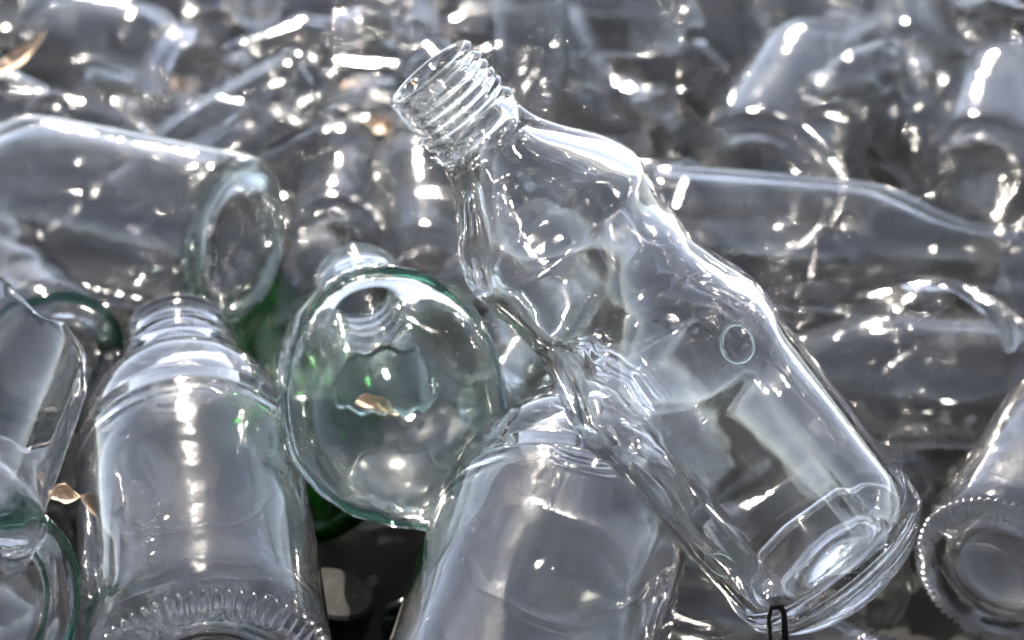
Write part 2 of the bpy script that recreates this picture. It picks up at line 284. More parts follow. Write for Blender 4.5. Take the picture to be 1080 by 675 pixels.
 ('squat', -0.2306, 0.1457, 0.1007, 0.1155, 0.8258, -0.3329, 0.4403), ('flask', 0.2301, -0.2735, 0.1543, 0.365, -0.8776, 0.149, 0.2728),
]
# ---------------------------------------------------------------- materials
def nt(name):
    m = bpy.data.materials.new(name); m.use_nodes = True; t = m.node_tree; t.nodes.clear(); return m, t
def N(t, typ, **kw):
    n = t.nodes.new(typ)
    for k_, v in kw.items():
        if k_.startswith('_'): setattr(n, k_[1:], v)
        else: n.inputs[k_.replace('$', ' ')].default_value = v
    return n
def glass(name, col, edge=(.55, .60, .59), clear=.94, dust=.01, bump=.15, lobe=.09, cheap=False, ior=1.5, solid_all=0.0):
    """clear container glass: walls met squarely let the view and the sun straight through (parallel faces cancel their own
    refraction); walls met at a slant, the thick foot and the screw finish bend the light like solid glass"""
    m, t = nt(name); L = t.links.new
    def math_(op, a, b_=None, clamp=False):
        n = N(t, 'ShaderNodeMath', _operation=op); n.use_clamp = clamp
        for i_, v in enumerate((a, b_)):
            if v is None: continue
            if isinstance(v, (int, float)): n.inputs[i_].default_value = v
            else: L(v, n.inputs[i_])
        return n.outputs[0]
    out = N(t, 'ShaderNodeOutputMaterial'); tc = N(t, 'ShaderNodeTexCoord'); geo = N(t, 'ShaderNodeNewGeometry')
    oi = N(t, 'ShaderNodeObjectInfo'); cmb = N(t, 'ShaderNodeCombineXYZ'); add = N(t, 'ShaderNodeVectorMath', _operation='ADD')
    for a_ in 'XYZ': L(math_('MULTIPLY', oi.outputs['Random'], 3.7), cmb.inputs[a_])
    L(tc.outputs['Object'], add.inputs[0]); L(cmb.outputs[0], add.inputs[1])
    # wavy outer skin, only felt by reflections
    nb = N(t, 'ShaderNodeTexNoise', Scale=95, Detail=1 if cheap else 2); L(add.outputs[0], nb.inputs['Vector'])
    bp = N(t, 'ShaderNodeBump', Strength=bump, Distance=.0012); L(nb.outputs['Fac'], bp.inputs['Height'])
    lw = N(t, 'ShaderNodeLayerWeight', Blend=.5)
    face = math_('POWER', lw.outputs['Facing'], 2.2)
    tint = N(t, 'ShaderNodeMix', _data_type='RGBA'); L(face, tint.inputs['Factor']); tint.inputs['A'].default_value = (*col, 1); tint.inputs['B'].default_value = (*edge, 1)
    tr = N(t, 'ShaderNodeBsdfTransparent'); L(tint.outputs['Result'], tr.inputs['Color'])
    fr = N(t, 'ShaderNodeFresnel'); L(math_('SUBTRACT', 1.5, math_('MULTIPLY', geo.outputs['Backfacing'], 1.5 - 1 / 1.5)), fr.inputs['IOR'])
    gl = N(t, 'ShaderNodeBsdfGlossy', Roughness=lobe); L(bp.outputs[0], gl.inputs['Normal'])
    thin = N(t, 'ShaderNodeMixShader'); L(fr.outputs[0], thin.inputs[0]); L(tr.outputs[0], thin.inputs[1]); L(gl.outputs[0], thin.inputs[2])
    # solid branch
    g = N(t, 'ShaderNodeBsdfGlass', Color=(*col, 1), Roughness=0, IOR=ior)
    sol = N(t, 'ShaderNodeMixShader', Fac=.02); L(g.outputs[0], sol.inputs[1]); L(gl.outputs[0], sol.inputs[2])
    at_ = N(t, 'ShaderNodeAttribute', _attribute_name='solid')
    sl_ = math_('MAXIMUM', at_.outputs['Fac'], solid_all)
    f_ = N(t, 'ShaderNodeMapRange', _interpolation_type='SMOOTHSTEP'); f_.inputs['From Min'].default_value = .45; f_.inputs['From Max'].default_value = .85
    f_.inputs['To Min'].default_value = 1 - clear; f_.inputs['To Max'].default_value = 1
    L(lw.outputs['Facing'], f_.inputs['Value'])
    w_ = math_('MAXIMUM', f_.outputs[0], sl_)
    mx = N(t, 'ShaderNodeMixShader'); L(w_, mx.inputs[0]); L(thin.outputs[0], mx.inputs[1]); L(sol.outputs[0], mx.inputs[2])
    last = mx
    if dust > 0:
        n1 = N(t, 'ShaderNodeTexNoise', Scale=38, Detail=2 if cheap else 4, Roughness=.65); L(add.outputs[0], n1.inputs['Vector'])
        r1 = N(t, 'ShaderNodeMapRange'); r1.inputs['From Min'].default_value = .52; r1.inputs['From Max'].default_value = .80; r1.inputs['To Max'].default_value = dust * 2; r1.inputs['To Min'].default_value = 0
        L(n1.outputs['Fac'], r1.inputs['Value']); dd = r1.outputs[0]
        if not cheap:
            n2 = N(t, 'ShaderNodeTexVoronoi', Scale=1000); L(add.outputs[0], n2.inputs['Vector'])
            r3 = N(t, 'ShaderNodeMapRange'); r3.inputs['From Min'].default_value = .42; r3.inputs['From Max'].default_value = .75; r3.inputs['To Max'].default_value = .25; r3.inputs['To Min'].default_value = .03
            L(n1.outputs['Fac'], r3.inputs['Value'])
            dd = math_('MAXIMUM', dd, math_('MULTIPLY', math_('LESS_THAN', n2.outputs['Distance'], r3.outputs[0]), .3))
        d = N(t, 'ShaderNodeBsdfDiffuse', Color=(.58, .575, .565, 1))
        ms = N(t, 'ShaderNodeMixShader'); L(dd, ms.inputs[0]); L(mx.outputs[0], ms.inputs[1]); L(d.outputs[0], ms.inputs[2]); last = ms
    L(last.outputs[0], out.inputs[0]); return m
M = dict(
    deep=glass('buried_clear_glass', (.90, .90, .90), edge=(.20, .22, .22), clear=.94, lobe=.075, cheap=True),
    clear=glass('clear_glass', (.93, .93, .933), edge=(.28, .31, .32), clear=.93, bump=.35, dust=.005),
    solid=glass('thick_clear_glass', (.935, .935, .937), bump=.4, solid_all=1.0, dust=.002),
    hero=glass('hero_glass', (.965, .965, .965), edge=(.50, .53, .53), clear=.85, bump=.08, dust=.002, solid_all=1.0),
    aqua=glass('aqua_glass', (.94, .955, .945), edge=(.40, .52, .46)),
    green=glass('green_glass', (.10, .55, .16), edge=(.02, .25, .05), clear=.5),
    rim=glass('thick_rim_glass', (.84, .90, .87), solid_all=1.0),
    edge=glass('broken_edge_glass', (.30, .52, .44), solid_all=1.0, dust=0),
    dark=glass('dark_glass', (.02, .12, .03), edge=(.005, .03, .01), clear=.3),
)
def simple(name, c, rough=.5, c2=None, scale=60, metal=0):
    m, t = nt(name); L = t.links.new
    out = N(t, 'ShaderNodeOutputMaterial'); p = N(t, 'ShaderNodeBsdfPrincipled', Roughness=rough, Metallic=metal)
    p.inputs['Specular IOR Level'].default_value = .02 if 'black' in name else .15 if 'soil' in name else .4
    tc = N(t, 'ShaderNodeTexCoord'); n = N(t, 'ShaderNodeTexNoise', Scale=scale, Detail=6); L(tc.outputs['Object'], n.inputs['Vector'])
    cr = N(t, 'ShaderNodeValToRGB'); cr.color_ramp.elements[0].color = (*c, 1); cr.color_ramp.elements[1].color = (*(c2 or c), 1)
    cr.color_ramp.elements[0].position = .35; cr.color_ramp.elements[1].position = .65
    L(n.outputs['Fac'], cr.inputs[0]); L(cr.outputs[0], p.inputs['Base Color'])
    b = N(t, 'ShaderNodeBump', Strength=.5, Distance=.002); L(n.outputs['Fac'], b.inputs['Height']); L(b.outputs[0], p.inputs['Normal'])
    L(p.outputs[0], out.inputs[0]); return m
M['soil'] = simple('soil', (.002, .002, .002), .9, (.010, .010, .010), 45)
M['leaf'] = simple('dry_leaf', (.22, .15, .10), .8, (.42, .32, .24), 160)
M['black'] = simple('black_plastic', (.003, .003, .003), .5, (.005, .005, .005))
# ---------------------------------------------------------------- placing
def link(o, parent=None):
    COL.objects.link(o)
    if parent: o.parent = parent
    return o
def tag(o, label, cat, group=None, kind=None):
    if label: o['label'] = label
    if cat: o['category'] = cat
    if group: o['group'] = group
    if kind: o['kind'] = kind
    return o
MESH = {}
def mesh(t, seed=0):
    if (t, seed) not in MESH: MESH[(t, seed)] = build_glass(t + '_glass', TYPES[t], seed)
    return MESH[(t, seed)]
def frame(p0, p1, roll=0):
    d = (p1 - p0).normalized(); q = d.to_track_quat('Z', 'Y')
    return q @ Quaternion((0, 0, 1), roll)
SPINES = []
def bottle(name, t, a, b, label, cat='bottle', mat='clear', seed=0, roll=0, R=None, group=None, me=None, length=None):
    """a = foot centre, b = a point the mouth looks towards; R scales the girth radius (metres), the length follows"""
    T = TYPES[t]; me = me or mesh(t, seed)
    s = (b - a).length / T['H'] if R is None else R / T['R']
    o = bpy.data.objects.new(name, me)
    o.rotation_mode = 'QUATERNION'; o.rotation_quaternion = frame(a, b, roll); o.location = a; o.scale = (s, s, s)
    link(o); tag(o, label, cat, group)
    if not me.materials: me.materials.append(M[mat])
    if me.materials[0] != M[mat]:
        o.material_slots[0].link = 'OBJECT'; o.material_slots[0].material = M[mat]
    d = (b - a).normalized(); SPINES.append((a, a + d * T['H'] * s * .97, T['R'] * s, T['r'] * s))
    depth = (a - CAM).dot(FWD)
    print('%-14s %-9s scale %.2f R %.1fmm len %.0fmm depth %.2f Rpx %.0f z %.3f..%.3f' % (name, t, s, T['R'] * s * 1e3, T['H'] * s * 1e3, depth, T['R'] * s * 2550 / depth, a.z, b.z))
    return o
A = at
# hero
hero_base = atd(893, 606, .640); hero_mouth = atd(468, 95, .592)
hero = bottle('sauce_bottle', 'hero', hero_base, hero_mouth, 'tall clear glass bottle propped up slantwise above the pile, screw thread mouth at upper left', mat='hero', roll=math.radians(20), R=.0300)
def seal(px, py, rr):
    """small round raised ring moulded on the glass"""
    T = TYPES['hero']; s_ = .0300 / T['R']; qi = hero.rotation_quaternion.inverted()
    o0 = qi @ (CAM - hero.location) / s_; d = (qi @ ray(px, py)).normalized()
    t_ = 0
    for _ in range(4000):
        p = o0 + d * t_; z = p.z; r = math.hypot(p.x, p.y)
        if 0 < z < T['H']:
            R_ = next((a_[1] + (b_[1] - a_[1]) * (z - a_[0]) / max(1e-9, b_[0] - a_[0]) for a_, b_ in zip(T['prof'], T['prof'][1:]) if z <= b_[0]), .01)
            if r < R_ - .0012: break
        t_ += .0002
    n = Vector((p.x, p.y, 0)).normalized(); ax = Vector((0, 0, 1)); u = n.cross(ax); bm = bmesh.new(); K, m_ = 40, 8; vs = []
    base = p + n * .0006
    for i in range(K):
        a = 2 * PI * i / K; row = []
        for j in range(m_):
            q = 2 * PI * j / m_; w = rr + .00045 * math.cos(q)
            row.append(bm.verts.new(base + u * (w * math.cos(a)) + ax * (w * math.sin(a)) - n * (w * math.cos(a)) ** 2 / .056 + n * .0004 * math.sin(q)))
        vs.append(row)
    for i in range(K):
        for j in range(m_): bm.faces.new((vs[i][j], vs[(i + 1) % K][j], vs[(i + 1) % K][(j + 1) % m_], vs[i][(j + 1) % m_]))
    bmesh.ops.recalc_face_normals(bm, faces=bm.faces)
    me = bpy.data.meshes.new('round_seal'); bm.to_mesh(me); bm.free()
    for f in me.polygons: f.use_smooth = True
    me.materials.append(M['rim']); link(bpy.data.objects.new('round_seal', me), hero)
seal(775, 363, .0046); seal(764, 590, .0042)
def knurl(parent, t, n=64, rr=.0036, mat='clear'):
    """ring of little moulded ribs under the foot"""
    T = TYPES[t]; bm = bmesh.new(); R = T['R'] - .0034
    for i in range(n):
        th = 2 * PI * i / n
        mt = Matrix.Rotation(th, 4, 'Z') @ Matrix.Translation((R + .0006, 0, .0004)) @ Matrix.Rotation(-.65, 4, 'Y') @ Matrix.Diagonal((.0042, .0012, .0026, 1))
        bmesh.ops.create_icosphere(bm, subdivisions=2, radius=1, matrix=mt)
    me = bpy.data.meshes.new('base_knurling'); bm.to_mesh(me); bm.free()
    for f in me.polygons: f.use_smooth = True
    me.materials.append(M[mat]); o = bpy.data.objects.new('base_knurling', me); link(o, parent); return o
def rim(parent, t, name='foot_rim', dr=.0040, mr=.0027, z=.0034, mat='rim'):
    T = TYPES[t]; bm = bmesh.new(); R = T['R'] - dr; n, m = 72, 14; vs = []
    for i in range(n):
        a = 2 * PI * i / n; k_ = 1 + .10 * math.sin(3 * a + 1) + .05 * math.sin(7 * a)
        vs.append([bm.verts.new(((R + mr * k_ * math.cos(2 * PI * j / m)) * math.cos(a), (R + mr * k_ * math.cos(2 * PI * j / m)) * math.sin(a), z + mr * k_ * math.sin(2 * PI * j / m))) for j in range(m)])
    for i in range(n):
        for j in range(m): bm.faces.new((vs[i][j], vs[(i + 1) % n][j], vs[(i + 1) % n][(j + 1) % m], vs[i][(j + 1) % m]))
    bmesh.ops.recalc_face_normals(bm, faces=bm.faces)
    me = bpy.data.meshes.new(name); bm.to_mesh(me); bm.free()
    for f in me.polygons: f.use_smooth = True
    me.materials.append(M[mat]); return link(bpy.data.objects.new(name, me), parent)
# ---- top layer, found one by one in the photograph
o = bottle('glass_bottle', 'squat', A(222, 728, .125), A(188, 350, .150), 'clear bottle lying with its ribbed base towards the viewer, neck below the sideways jar', seed=1, R=.0325, mat='solid'); knurl(o, 'squat')
o = bottle('glass_bottle', 'squat', A(507, 860, .125), A(612, 492, .150), 'wide clear bottle lying under the slanting bottle, its shoulder touching that bottle', seed=2, R=.0345, mat='solid'); knurl(o, 'squat')
o = bottle('glass_jar', 'stubby', A(257, 258, .150), A(257, 258, .150) + Vector((-.87, .47, -.03)), 'large clear jar lying sideways, thick greenish round foot facing right', cat='jar', seed=3, R=.0295); rim(o, 'stubby', dr=.0060)
SPINES[-1] = (SPINES[-1][0], SPINES[-1][0] + Vector((-.87, .47, -.03)).normalized() * .1023, .0295, .0234)
o = bottle('glass_bottle', 'stubby', A(1052, 606, .115), A(1170, 400, .125), 'clear bottle with finely ribbed dark base, right of the slanting bottle foot', seed=4, R=.0245, mat='solid'); knurl(o, 'stubby')
o = bottle('glass_jar', 'jar', A(-8, 655, .150), A(-190, 560, .14), 'jar foot with thick green tinted rim in the lower left corner', cat='jar', seed=5, R=.030, mat='solid'); rim(o, 'jar', mat='edge', mr=.0019, dr=.0030)
o = bottle('glass_bottle', 'juice', A(58, 388, .125), A(-60, 250, .12), 'round clear bottle foot with dark middle, just behind the jagged broken bottle', seed=6, R=.0255, mat='solid'); rim(o, 'juice', mat='edge', mr=.0018, dr=.0026)
bottle('glass_bottle', 'longneck', A(655, 242, .140), A(1150, 280, .125), 'clear bottle lying level right behind the slanting bottle, neck towards the right edge', seed=7, R=.0235)
bottle('glass_bottle', 'juice', A(1175, 415, .115), A(850, 395, .110), 'clear bottle lying level below the one with its neck at the right edge', seed=8, R=.0225)
bottle('glass_bottle', 'stubby', A(800, 200, .125), A(905, 10, .135), 'large blurred clear bottle leaning back to the right, above the level bottle', seed=9, R=.030)
bottle('glass_bottle', 'stubby', A(1035, 190, .13), A(1075, 60, .13), 'blurred clear bottle with foot towards the viewer near the upper right edge', seed=10, R=.025)
bottle('glass_bottle', 'longneck', A(985, -60, .11), A(1045, 50, .15), 'blurred bottle whose dark ringed mouth opens in the upper right corner', seed=11, R=.030)
bottle('glass_bottle', 'flask', A(-80, 130, .115), A(170, 150, .12), 'bluish bottle lying directly behind the large sideways jar', seed=12, R=.0185)
bottle('glass_jar', 'jar', A(50, 45, .135), A(200, 80, .14), 'blurred wide mouth jar near the upper left corner, dark oval mouth facing right', cat='jar', seed=13, R=.024)
bottle('glass_bottle', 'flask', A(380, 185, .12), A(190, 140, .12), 'dark centred bottle shoulder behind the foot of the large sideways jar', seed=14, R=.020)
bottle('glass_bottle', 'stubby', A(445, 50, .13), A(290, 10, .13), 'bluish bottle left of the slanting bottle mouth, near the top edge', seed=15, R=.022)
bottle('glass_bottle', 'vial', A(352, 262, .13), A(385, 120, .12), 'small brownish looking bottle foot between the sideways jar and the shiny upright bottle', seed=16, R=.0185)
bottle('glass_bottle', 'juice', A(455, 300, .12), A(435, 110, .13), 'shiny bottle pointing away, directly left of the slanting bottle neck', seed=17, R=.021)
bottle('glass_bottle', 'stubby', A(500, 365, .11), A(600, 180, .10), 'bright clear bottle behind the waist of the slanting bottle', seed=18, R=.026)
bottle('glass_bottle', 'longneck', A(600, 110, .12), A(500, -60, .13), 'blue tinted bottle right behind the slanting bottle mouth', seed=19, R=.025)
def mouth_at(t, mouth, towards, R):
    """foot position of a bottle whose mouth is at `mouth` and whose foot lies towards `towards`"""
    s = R / TYPES[t]['R']; return mouth + (towards - mouth).normalized() * TYPES[t]['H'] * s
m_ = A(512, 430, .140); f_ = mouth_at('longneck', m_, A(640, 290, .10), .021)
bottle('glass_bottle', 'longneck', f_, m_, 'aqua tinted bottle mouth peeping out between the broken bottle and the slanting bottle', seed=20, R=.021, mat='aqua')
bottle('green_bottle', 'stubby', A(326, 505, .105), A(285, 330, .10), 'green glass bottle wedged behind the broken bottle', seed=21, mat='green', R=.026)
m_ = A(352, 628, .10); f_ = mouth_at('longneck', m_, A(300, 820, .03), .024)
o = bottle('dark_bottle', 'longneck', f_, m_, 'dark green bottle with black knurled cap, under the broken bottle', seed=22, mat='dark', R=.024)
def cap(parent, t):
    T = TYPES[t]; r0 = .0150; n = 120; bm = bmesh.new(); rings = []
    for z, r, kn in [(T['H'] - .017, r0, 0), (T['H'] - .0168, r0 + .0006, 0), (T['H'] - .013, r0 + .0006, 0), (T['H'] - .0128, r0, 1), (T['H'] - .001, r0, 1), (T['H'] + .0008, r0 - .0005, 1), (T['H'] + .0016, r0 - .0018, 0), (T['H'] + .0016, .004, 0)]:
        rings.append([bm.verts.new(((r + (.00045 * kn if i % 2 else 0)) * math.cos(2 * PI * i / n), (r + (.00045 * kn if i % 2 else 0)) * math.sin(2 * PI * i / n), z)) for i in range(n)])
    for a_, b_ in zip(rings, rings[1:]):
        for i in range(n): bm.faces.new((a_[i], a_[(i + 1) % n], b_[(i + 1) % n], b_[i]))
    bm.faces.new(rings[-1])
    me = bpy.data.meshes.new('cap'); bm.to_mesh(me); bm.free(); me.materials.append(M['black']); return link(bpy.data.objects.new('cap', me), parent)
cap(o, 'longneck')
m_ = A(432, 640, .085); f_ = mouth_at('longneck', m_, A(470, 820, .03), .022)
o = bottle('dark_bottle', 'longneck', f_, m_, 'dark green bottle mouth in the black gap left of the wide jar', seed=22, mat='dark', R=.022)
# broken bottle, neck away from the camera, open fracture towards it
rb = random.Random(5)
ph = [rb.uniform(0, 6.28) for _ in range(9)]
def jag(th, amp=1.0):
    return amp * (.0030 * math.sin(2 * th + ph[0]) + .0022 * math.sin(3 * th + ph[1]) + .0011 * abs(math.sin(2.5 * th + ph[2])) + .0008 * math.sin(7 * th + ph[3]) + .0004 * math.sin(17 * th + ph[4]))
m_ = atd(377, 300, .745); t_ = atd(424, 447, .655)
f_ = mouth_at('stubby', m_, t_, .0316); qb = frame(f_, m_)
th0 = min((k_ / 30 * PI for k_ in range(60)), key=lambda a: (qb @ Vector((math.cos(a), math.sin(a), 0))).z)
mb = build_glass('broken_bottle', TYPES['stubby'], 31, cut=lambda th: .074 - .022 * math.cos(th - th0) + jag(th, 1.5), seg=160)
ob = bottle('broken_bottle', 'stubby', f_, m_, 'broken off pale green bottle top, jagged round opening facing the viewer, a dry leaf inside', me=mb, mat='aqua', R=.0316)
def edge_ring(parent, t, f, r_of, name='broken_edge'):
    bm = bmesh.new(); n, m = 200, 8; T = TYPES[t]; vs = []; pr = T['prof']
    def rad(z):
        for a_, b_ in zip(pr, pr[1:]):
            if z <= b_[0]: return a_[1] + (b_[1] - a_[1]) * (z - a_[0]) / max(1e-9, b_[0] - a_[0])
        return pr[-1][1]
    for i in range(n):
        a = 2 * PI * i / n; z = f(a); R = rad(z) - T['wall'] / 2; q = r_of(a)
        vs.append([bm.verts.new(((R + q * 1.25 * math.cos(2 * PI * j / m)) * math.cos(a), (R + q * 1.25 * math.cos(2 * PI * j / m)) * math.sin(a), z + q * math.sin(2 * PI * j / m))) for j in range(m)])
    for i in range(n):
        for j in range(m): bm.faces.new((vs[i][j], vs[(i + 1) % n][j], vs[(i + 1) % n][(j + 1) % m], vs[i][(j + 1) % m]))
    bmesh.ops.recalc_face_normals(bm, faces=bm.faces)
    me = bpy.data.meshes.new(name); bm.to_mesh(me); bm.free(); me.materials.append(M['edge']); return link(bpy.data.objects.new(name, me), parent)
edge_ring(ob, 'stubby', lambda th: .074 - .022 * math.cos(th - th0) + jag(th, 1.5), lambda a: .0002 + .0011 * max(0, math.sin(2.0 * (a - th0) + .9)) ** 4 * .8 * (1 + .25 * math.sin(23 * a)))
def curved_piece(name, R, span, h0, w, seed, mat, loc, q, label):
    r_ = random.Random(seed); bm = bmesh.new(); n, m = 26, 8; lay = []
    for rr in (R, R - w):
        g_ = []
        for i in range(n + 1):
            a = (i / n - .5) * span; e = math.sqrt(max(.02, 1 - (i / n * 2 - 1) ** 2)); top = h0 * (e + .10 * math.sin(i * .9 + seed)); bot = -h0 * (e * .8 + .08 * math.sin(i * 1.3))
            g_.append([bm.verts.new((rr * math.sin(a), bot + (top - bot) * j / m, rr * math.cos(a) - R)) for j in range(m + 1)])
        lay.append(g_)
    def quad(a, b, c_, d): bm.faces.new((a, b, c_, d))
    for g_ in lay:
        for i in range(n):
            for j in range(m): quad(g_[i][j], g_[i + 1][j], g_[i + 1][j + 1], g_[i][j + 1])
    A_, B_ = lay
    for i in range(n):
        quad(A_[i][0], A_[i + 1][0], B_[i + 1][0], B_[i][0]); quad(A_[i][m], A_[i + 1][m], B_[i + 1][m], B_[i][m])
    for j in range(m):
        quad(A_[0][j], A_[0][j + 1], B_[0][j + 1], B_[0][j]); quad(A_[n][j], A_[n][j + 1], B_[n][j + 1], B_[n][j])
    bmesh.ops.recalc_face_normals(bm, faces=bm.faces)
    me = bpy.data.meshes.new(name); bm.to_mesh(me); bm.free()
    for f in me.polygons: f.use_smooth = True
    me.materials.append(M[mat]); o = link(bpy.data.objects.new(name, me)); o.location = loc; o.rotation_euler = q; tag(o, label, 'shard')
curved_piece('glass_shard', .019, 2.0, .011, .0022, 3, 'rim', atd(414, 405, .690), (.9, .1, .3), 'curved shard of clear glass inside the broken off bottle top, beside the dry leaf')
curved_piece('glass_shard', .017, 2.2, .012, .0022, 6, 'solid', atd(420, 505, .676), (.5, .2, -.2), 'larger clear shard lying low inside the broken off bottle top')
# broken bottle at the left edge, jagged rim up
mb2 = build_glass('broken_bottle', TYPES['squat'], 33, cuttop=lambda th: .070 + .020 * math.cos(th - 0.4) + jag(th + 2, 1.5), seg=128)
bottle('broken_bottle', 'squat', atd(-98, 560, .600), atd(17, 262, .665), 'broken bottle with jagged slanting edge standing at the left edge', me=mb2, mat='solid', R=.031)
def leaf(loc, rot, L_, W_, label, seed):
    bm = bmesh.new(); r_ = random.Random(seed); n = 14; rows = []
    for j in range(n + 1):
        u = j / n; wv = W_ * math.sin(PI * u ** .8) ** .8 * (1 + .12 * math.sin(u * 9 + seed)); row = []
        for i in range(7):
            v = i / 6 * 2 - 1
            row.append(bm.verts.new((u * L_ - L_ / 2, v * wv / 2, .22 * wv * v * v + .12 * L_ * math.sin(u * 3 + seed) + .0003 * math.sin(u * 17 + v * 4))))
        rows.append(row)
    for a, b in zip(rows, rows[1:]):
        for i in range(6): bm.faces.new((a[i], a[i + 1], b[i + 1], b[i]))
    bmesh.ops.remove_doubles(bm, verts=bm.verts, dist=1e-6)
    bmesh.ops.solidify(bm, geom=bm.faces[:], thickness=.0003)
    me = bpy.data.meshes.new('dry_leaf'); bm.to_mesh(me); bm.free(); me.materials.append(M['leaf'])
    o = link(bpy.data.objects.new('dry_leaf', me)); o.location = loc; o.rotation_euler = rot; tag(o, label, 'leaf')
leaf(atd(398, 432, .690), (.35, .3, .35), .015, .0065, 'dry brown leaf caught inside the broken off bottle top', 1)
leaf(atd(66, 522, .66), (.6, .2, .3), .010, .006, 'small brown leaf between the left broken bottle and the lying bottle', 2)
leaf(atd(16, 58, .86), (.3, -.5, .6), .028, .007, 'blurred reddish brown leaf in the upper left corner', 3)
leaf(atd(195, 92, 1.0), (.5, .3, 1.6), .022, .014, 'blurred brown leaf inside the wide mouth jar near the top left', 4)
leaf(atd(405, 135, .93), (.4, .3, .4), .022, .010, 'blurred orange leaf just left of the slanting bottle mouth', 5)
# bent black wire at the foot of the slanting bottle
bm = bmesh.new(); pth = [atd(814, 690, .585), atd(811, 652, .583), atd(814, 641, .583), atd(824, 640, .583), atd(827, 648, .583), atd(829, 690, .585)]
pr = None
for i, p in enumerate(pth):
    d = (pth[min(i + 1, 5)] - pth[max(i - 1, 0)]).normalized(); x = d.cross(FWD).normalized(); y = d.cross(x); rr = (.0004, .0005, .0007, .0009, .0007, .0009)[i]
    rg = [bm.verts.new(p + (x * math.cos(a * PI / 4) + y * math.sin(a * PI / 4)) * rr) for a in range(8)]
    if pr:
        for a in range(8): bm.faces.new((pr[a], pr[(a + 1) % 8], rg[(a + 1) % 8], rg[a]))
    else: bm.faces.new(rg[::-1])
    pr = rg
bm.faces.new(pr); me = bpy.data.meshes.new('wire'); bm.to_mesh(me); bm.free(); me.materials.append(M['black'])
tag(link(bpy.data.objects.new('bent_wire', me)), 'short bent black wire sticking up at the foot of the slanting bottle', 'wire')
# ---------------------------------------------------------------- pile under and behind
def segdist(p0, p1, q0, q1):
    best = 9
    for i in range(9):
        a = p0.lerp(p1, i / 8)
        d = q1 - q0; t = max(0, min(1, (a - q0).dot(d) / d.length_squared)); best = min(best, (a - q0 - d * t).length)
    return best
PLACED = list(SPINES) + [(A(385, 650, .06), A(430, 640, .10), .022, .022)]; kept = 0; FILLED = []; GZ = .034
def clash(p0, p1, T, tol):
    for (q0, q1, R2, r2) in PLACED:
        for i in range(13):
            f = i / 12; a = p0.lerp(p1, f); ra = T['R'] if f < .62 else T['R'] + (T['r'] - T['R']) * (f - .62) / .38
            d = q1 - q0; t = (a - q0).dot(d) / d.length_squared
            if t < -.12 or t > 1.1: continue
            t = max(0, min(1, t)); rb_ = R2 if t < .62 else R2 + (r2 - R2) * (t - .62) / .38
            if (a - q0 - d * t).length < ra + rb_ - tol: return True
    return False
def screen(c):
    r = c - CAM; d = r.dot(FWD); return 540 + r.x / d * 2550, 337.5 - r.dot(UP) / d * 2550
def front_gap(c, i):
    """the front of the pile is loose: most of what lies under its top bottles is bare dark ground"""
    x, y = screen(c); return y > 430 and -60 < x < 1140 and i % 4 != 0
for i, (t, x, y, z, qw, qx, qy, qz) in enumerate(FILL):
    T = TYPES[t]; p0 = Vector((x, y, z)); q = Quaternion((qw, qx, qy, qz)); p1 = p0 + q @ Vector((0, 0, T['H']))
    c = (p0 + p1) / 2
    if c.z < .048 or front_gap(c, i): continue
    if clash(p0, p1, T, .006): continue
    dep = (c - CAM).dot(FWD)
    if c.z > .122 and dep < .80 and abs(c.x) < .2: continue
    o = bpy.data.objects.new('glass_bottle', mesh(t, 40 + i % 2)); link(o)
    o.rotation_mode = 'QUATERNION'; o.rotation_quaternion = q; o.location = p0
    me = o.data
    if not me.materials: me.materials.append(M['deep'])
    tag(o, 'clear glass bottle buried in the pile under the top layer', 'bottle', 'bottles deep in the pile'); kept += 1; FILLED.append((o, t))
PLACED += [(o_.location.copy(), o_.location + o_.rotation_quaternion @ Vector((0, 0, TYPES[n_]['H'] * .97)), TYPES[n_]['R'], TYPES[n_]['r']) for o_, n_ in FILLED]
print('fill kept', kept)
rf = random.Random(11); extra = 0
kinds = ['vial', 'vial', 'stubby', 'juice', 'flask', 'longneck', 'squat']
for i in range(15000):
    t = rf.choice(kinds); T = TYPES[t]; s_ = rf.uniform(.62, 1.0) if i < 6000 else rf.uniform(.45, .75)
    c = Vector((rf.uniform(-.36, .36), rf.uniform(-.25, .85) if i < 7500 else rf.uniform(.12, .75), rf.uniform(.050, .118) + (.012 if i > 7500 else 0))); c.z += max(0, min(.03, (c.y - .15) * .25))
    an = rf.uniform(0, 2 * PI); el = rf.gauss(0, .25); d = Vector((math.cos(an) * math.cos(el), math.sin(an) * math.cos(el), math.sin(el)))
    H_ = T['H'] * s_; p0 = c - d * H_ / 2; p1 = c + d * H_ / 2
    T2 = dict(R=T['R'] * s_, r=T['r'] * s_)
    if front_gap(c, i): continue
    if min(p0.z, p1.z) - T2['r'] < GZ or clash(p0, p1, T2, .003 if i < 7500 else .006): continue
    PLACED.append((p0, p1, T2['R'], T2['r'])); extra += 1
    o = bpy.data.objects.new('glass_bottle', mesh(t, 40 + i % 2 if t != 'vial' else 40)); link(o)
    o.rotation_mode = 'QUATERNION'; o.rotation_quaternion = frame(p0, p1, rf.uniform(0, 6)); o.location = p0; o.scale = (s_,) * 3
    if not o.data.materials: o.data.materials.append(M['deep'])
    tag(o, 'clear glass bottle buried in the pile under the top layer', 'bottle', 'bottles deep in the pile')
print('extra', extra)
